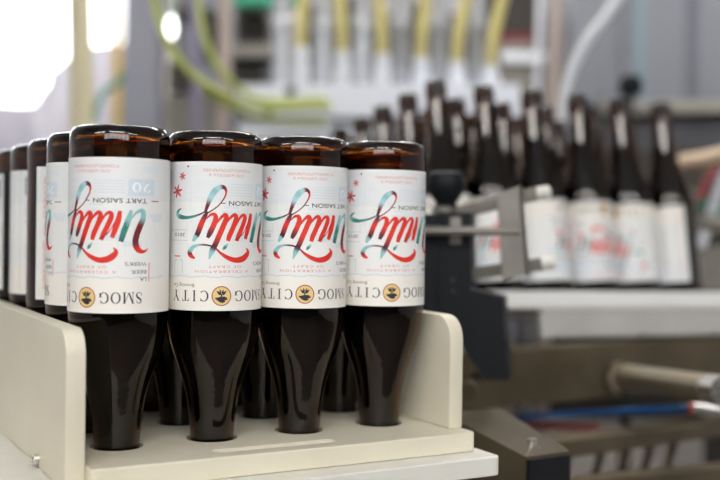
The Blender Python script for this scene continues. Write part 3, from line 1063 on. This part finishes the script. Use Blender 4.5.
for x, y in ((290, 91), (376, 97), (268, 111), (398, 118)):
    bm = bmesh.new()
    p = at(x, y, DF - 0.02); cyl(bm, p, p + Vector((0, 0.03, 0)), 0.011, seg=14)
    obj('port', bm, M['dark_steel'], mf)
ends = [(310, -40), (333, -60), (374, -60), (436, -60), (480, -60), (518, -60)]
names = ['leftmost', 'second from left', 'third from left', 'third from right', 'second from right', 'rightmost']
for k, ((x, y), (xe, ye)) in enumerate(zip(HX, ends)):
    bm = bmesh.new()
    tube(bm, [at(x, y - 1, DF), at(x + (xe - x) * 0.06, y - 22, DF), at(x + (xe - x) * 0.32, y - 55, DF + 0.01), at(xe, ye, DF + 0.03)], 0.0128)
    tag(obj('filler_hose', bm, M['yhose'], smooth=True), label='dull yellow hose rising from the white filler manifold, %s of six' % names[k], cat='hose', group='yellow hoses on the filler')

# sagging yellow-green hoses at the left of the filler
bm = bmesh.new(); tube(bm, [at(148, -60, 1.95), at(156, 8, 1.95), at(167, 42, 1.95), at(190, 72, 1.97), at(222, 94, 2.0), at(262, 108, 2.1), at(330, 106, 2.22)], 0.0075)
tag(obj('sagging_hose', bm, M['hose'], smooth=True), label='yellow-green hose sagging in a long curve from the grey column to the filler', cat='hose', group='sagging yellow-green hoses')
bm = bmesh.new(); tube(bm, [at(194, -60, 2.1), at(199, 10, 2.1), at(208, 48, 2.1), at(226, 76, 2.12), at(262, 100, 2.18), at(325, 99, 2.24)], 0.0068)
tag(obj('sagging_hose', bm, M['hose'], smooth=True), label='yellow-green hose hanging just left of the beige post, upper of the two sagging ones', cat='hose', group='sagging yellow-green hoses')
bm = bmesh.new(); tube(bm, [at(205, 90, 2.02), at(240, 112, 2.1), at(280, 121, 2.2), at(325, 122, 2.25)], 0.0068)
tag(obj('sagging_hose', bm, M['hose'], smooth=True), label='short yellow-green hose lying low along the filler beam', cat='hose', group='sagging yellow-green hoses')


def post_px(name, x0, x1, xb0, xb1, d, mt, label, cat, th=None):
    "floor-to-ceiling post; x at the frame's top and at y=130"
    a, b = at((x0 + x1) / 2, 0, d), at((xb0 + xb1) / 2, 130, d)
    t = (a - b).normalized()
    lo = b + t * (-(b.z) / t.z)
    hi = b + t * ((3.5 - b.z) / t.z)
    wd = (x1 - x0) * d / FPX
    bm = bmesh.new()
    up = t; n = Vector((0, 1, 0)); n = (n - up * n.dot(up)).normalized(); sx = n.cross(up)
    if th == 'round':
        cyl(bm, lo, hi, wd / 2, seg=32)
    else:
        box(bm, (0, 0, 0), (wd, (hi - lo).length, th or wd), basis(sx, up, n, (lo + hi) / 2))
    o = obj(name, bm, M[mt], smooth=(th == 'round'), bevel=0 if th == 'round' else 0.006)
    return tag(o, label, cat)


post_px('round_post', 68, 91, 70, 94, 2.1, 'cream_post', 'round cream painted post before the bright window', 'post', 'round')
post_px('steel_column', 128, 163, 122, 166, 2.5, 'grey_post', 'wide grey steel column left of the sagging hoses', 'column')
post_px('yellow_post', 113, 122, 112, 122, 3.4, 'yellow', 'slim yellow post just left of the grey column', 'post')
post_px('lilac_post', 189, 198, 192, 203, 2.6, 'lilac_post', 'slim lilac-grey post right of the grey column', 'post')
post_px('beige_post', 219, 232, 217, 230, 2.45, 'brown_post', 'slim beige post left of the filler manifold', 'post')
post_px('pink_post', 551, 563, 546, 558, 2.5, 'brown_post', 'slim pinkish beige post between filler and grey cabinet', 'post')
post_px('shine_strip', 537, 543, 533, 539, 2.6, 'white', 'thin pale lilac strip in place of window shine, left of the pinkish post', 'post')  # solid pale strip imitating a streak of window shine
bm = bmesh.new(); tube(bm, [at(640, -40, 2.2), at(612, 8, 2.2), at(586, 42, 2.2), at(570, 76, 2.2), at(563, 116, 2.2), at(562, 200, 2.2)], 0.0098)
tag(obj('clear_tube', bm, M['tube'], smooth=True), label='pale translucent tube arching down beside the pinkish post', cat='tube')
bm = bmesh.new(); tube(bm, [at(128, 70, 3.0), at(116, 84, 3.0), at(104, 92, 3.0), at(94, 118, 3.0), at(90, 170, 3.0), at(88, 400, 3.0), at(86, 640, 3.0)], 0.009)
tag(obj('green_cable', bm, M['green'], smooth=True), label='green hose looping left from the grey column', cat='hose')

# shelving and clutter between the column and the filler
sh = thing('equipment_rack', (0, 0, 0), 'grey rack of dark machine parts behind the sagging hoses', 'rack')
for a_ in ((166, 96, 214, 300, 3.0, 0.3), (230, 44, 275, 56, 3.0, 0.25), (236, -20, 262, 4, 2.95, 0.2)):
    bm = bmesh.new(); slab_px(bm, *a_)
    obj('shelf', bm, M['alu'], sh)
for a_ in ((168, 62, 190, 92, 2.95, 0.04), (236, 10, 268, 42, 3.2, 0.1), (232, 58, 262, 80, 3.1, 0.1), (176, 4, 186, 20, 3.1, 0.1), (202, 8, 214, 60, 3.1, 0.1)):
    bm = bmesh.new(); slab_px(bm, *a_)
    obj('dark_part', bm, M['dark_steel'], sh)
bm = bmesh.new(); slab_px(bm, 160, -260, 300, 380, 3.42, 0.05)
obj('rear_sheet', bm, M['grey_panel'], sh)
bm = bmesh.new(); slab_px(bm, 233, -12, 300, 5, 2.8, 0.05)
tag(obj('green_part', bm, M['green'], sh), label='green sheet on the rack')
for x in (168, 292):
    q = at(x, 60, 3.36)
    bm = bmesh.new(); box(bm, (q.x, q.y, 1.0), (0.05, 0.05, 2.0))
    obj('upright', bm, M['steel'], sh)
bm = bmesh.new()
q = at(171, 28, 2.9)
lathe(bm, [(0, -0.045), (0.016, -0.035), (0.025, -0.01), (0.022, 0.02), (0.01, 0.045), (0, 0.06)], 16, Matrix.Translation(q) @ Matrix.Diagonal((0.55, 0.55, 0.62, 1)))
tag(obj('lit_bulb', bm, mat('lit_bulb_glass', (0.9, 0.9, 0.95), 0.3, emis=((0.95, 0.96, 1.0), 5.0)), smooth=True), label='small white lit bulb hanging right of the grey column', cat='bulb')
bm = bmesh.new(); tube(bm, [q + Vector((0, 0, 0.038)), q + Vector((0.01, 0, 0.5)), q + Vector((0.0, 0, 2.3))], 0.004, seg=8)
tag(obj('bulb_cord', bm, M['green'], smooth=True), label='thin green cord running up from the lit bulb', cat='cord')

# background machines behind filler: white boxes and dark gaps
mb = thing('rinser_machine', (0, 0, 0), 'pale grey machine cabinet behind the filler hoses', 'machine')
bm = bmesh.new(); slab_px(bm, 500, 42, 536, 148, 3.2, 0.39)
obj('body', bm, M['alu'], mb)
bm = bmesh.new(); slab_px(bm, 502, 52, 545, 62, 3.1, 0.03)
obj('shelf_edge', bm, M['white'], mb)
bm = bmesh.new(); slab_px(bm, 300, 14, 500, 300, 3.6, 0.3)
tag(obj('rear_panel', bm, mat('warm_grey_panel', (0.10, 0.095, 0.09), 0.5), mb), label='warm grey rear panel')
bm = bmesh.new(); slab_px(bm, 480, -60, 540, 40, 4.0, 0.3)
obj('dark_hood', bm, M['dark_steel'], mb)
bm = bmesh.new(); slab_px(bm, 488, 34, 534, 41, 3.5, 0.05)
tag(obj('red_strip', bm, M['darkred'], mb), label='dark red strip')
for x, y, hh in ((300, 4, 40), (414, 0, 30), (472, 6, 46), (396, 4, 18), (340, -4, 24)):
    bm = bmesh.new(); slab_px(bm, x, y, x + 14, y + hh, 3.54, 0.06)
    obj('dark_part', bm, M['dark_steel'], mb)

# wrapped pallet against the window
wp = thing('wrapped_pallet', (0, 0, 0), 'pale plastic-wrapped load standing against the bright window', 'wrapped load')
def lump(name, pts, d, th):
    bm = bmesh.new()
    prism(bm, [at(x, y, d) for x, y in pts], Vector((0, th, 0)))
    bmesh.ops.triangulate(bm, faces=bm.faces)
    bmesh.ops.subdivide_edges(bm, edges=bm.edges, cuts=3, use_grid_fill=True)
    for v in bm.verts:
        v.co += Vector((rnd.uniform(-1, 1), rnd.uniform(-1, 1), rnd.uniform(-1, 1))) * 0.006
    return obj(name, bm, M['wrap'], wp, smooth=True)


lump('tall_stack', [(60, 460), (30, 110), (38, 96), (48, 84), (46, 76), (60, 64), (72, 54), (92, 44), (132, 42), (150, 60), (150, 460)], 4.4, 0.5)
lump('low_stack', [(-160, 460), (-160, 118), (-60, 104), (0, 104), (34, 106), (50, 120), (60, 460)], 4.6, 0.6)
bm = bmesh.new()
q = at(0, 460, 4.7)
box(bm, (q.x + 0.1, q.y + 0.1, 0.07), (1.5, 0.9, 0.14))
obj('pallet_base', bm, M['tan'], wp)
bm = bmesh.new()
q = at(30, 459, 4.7)
box(bm, (q.x, q.y + 0.1, (0.14 + q.z) / 2), (1.2, 0.7, q.z - 0.14))
obj('lower_load', bm, M['wrap'], wp)
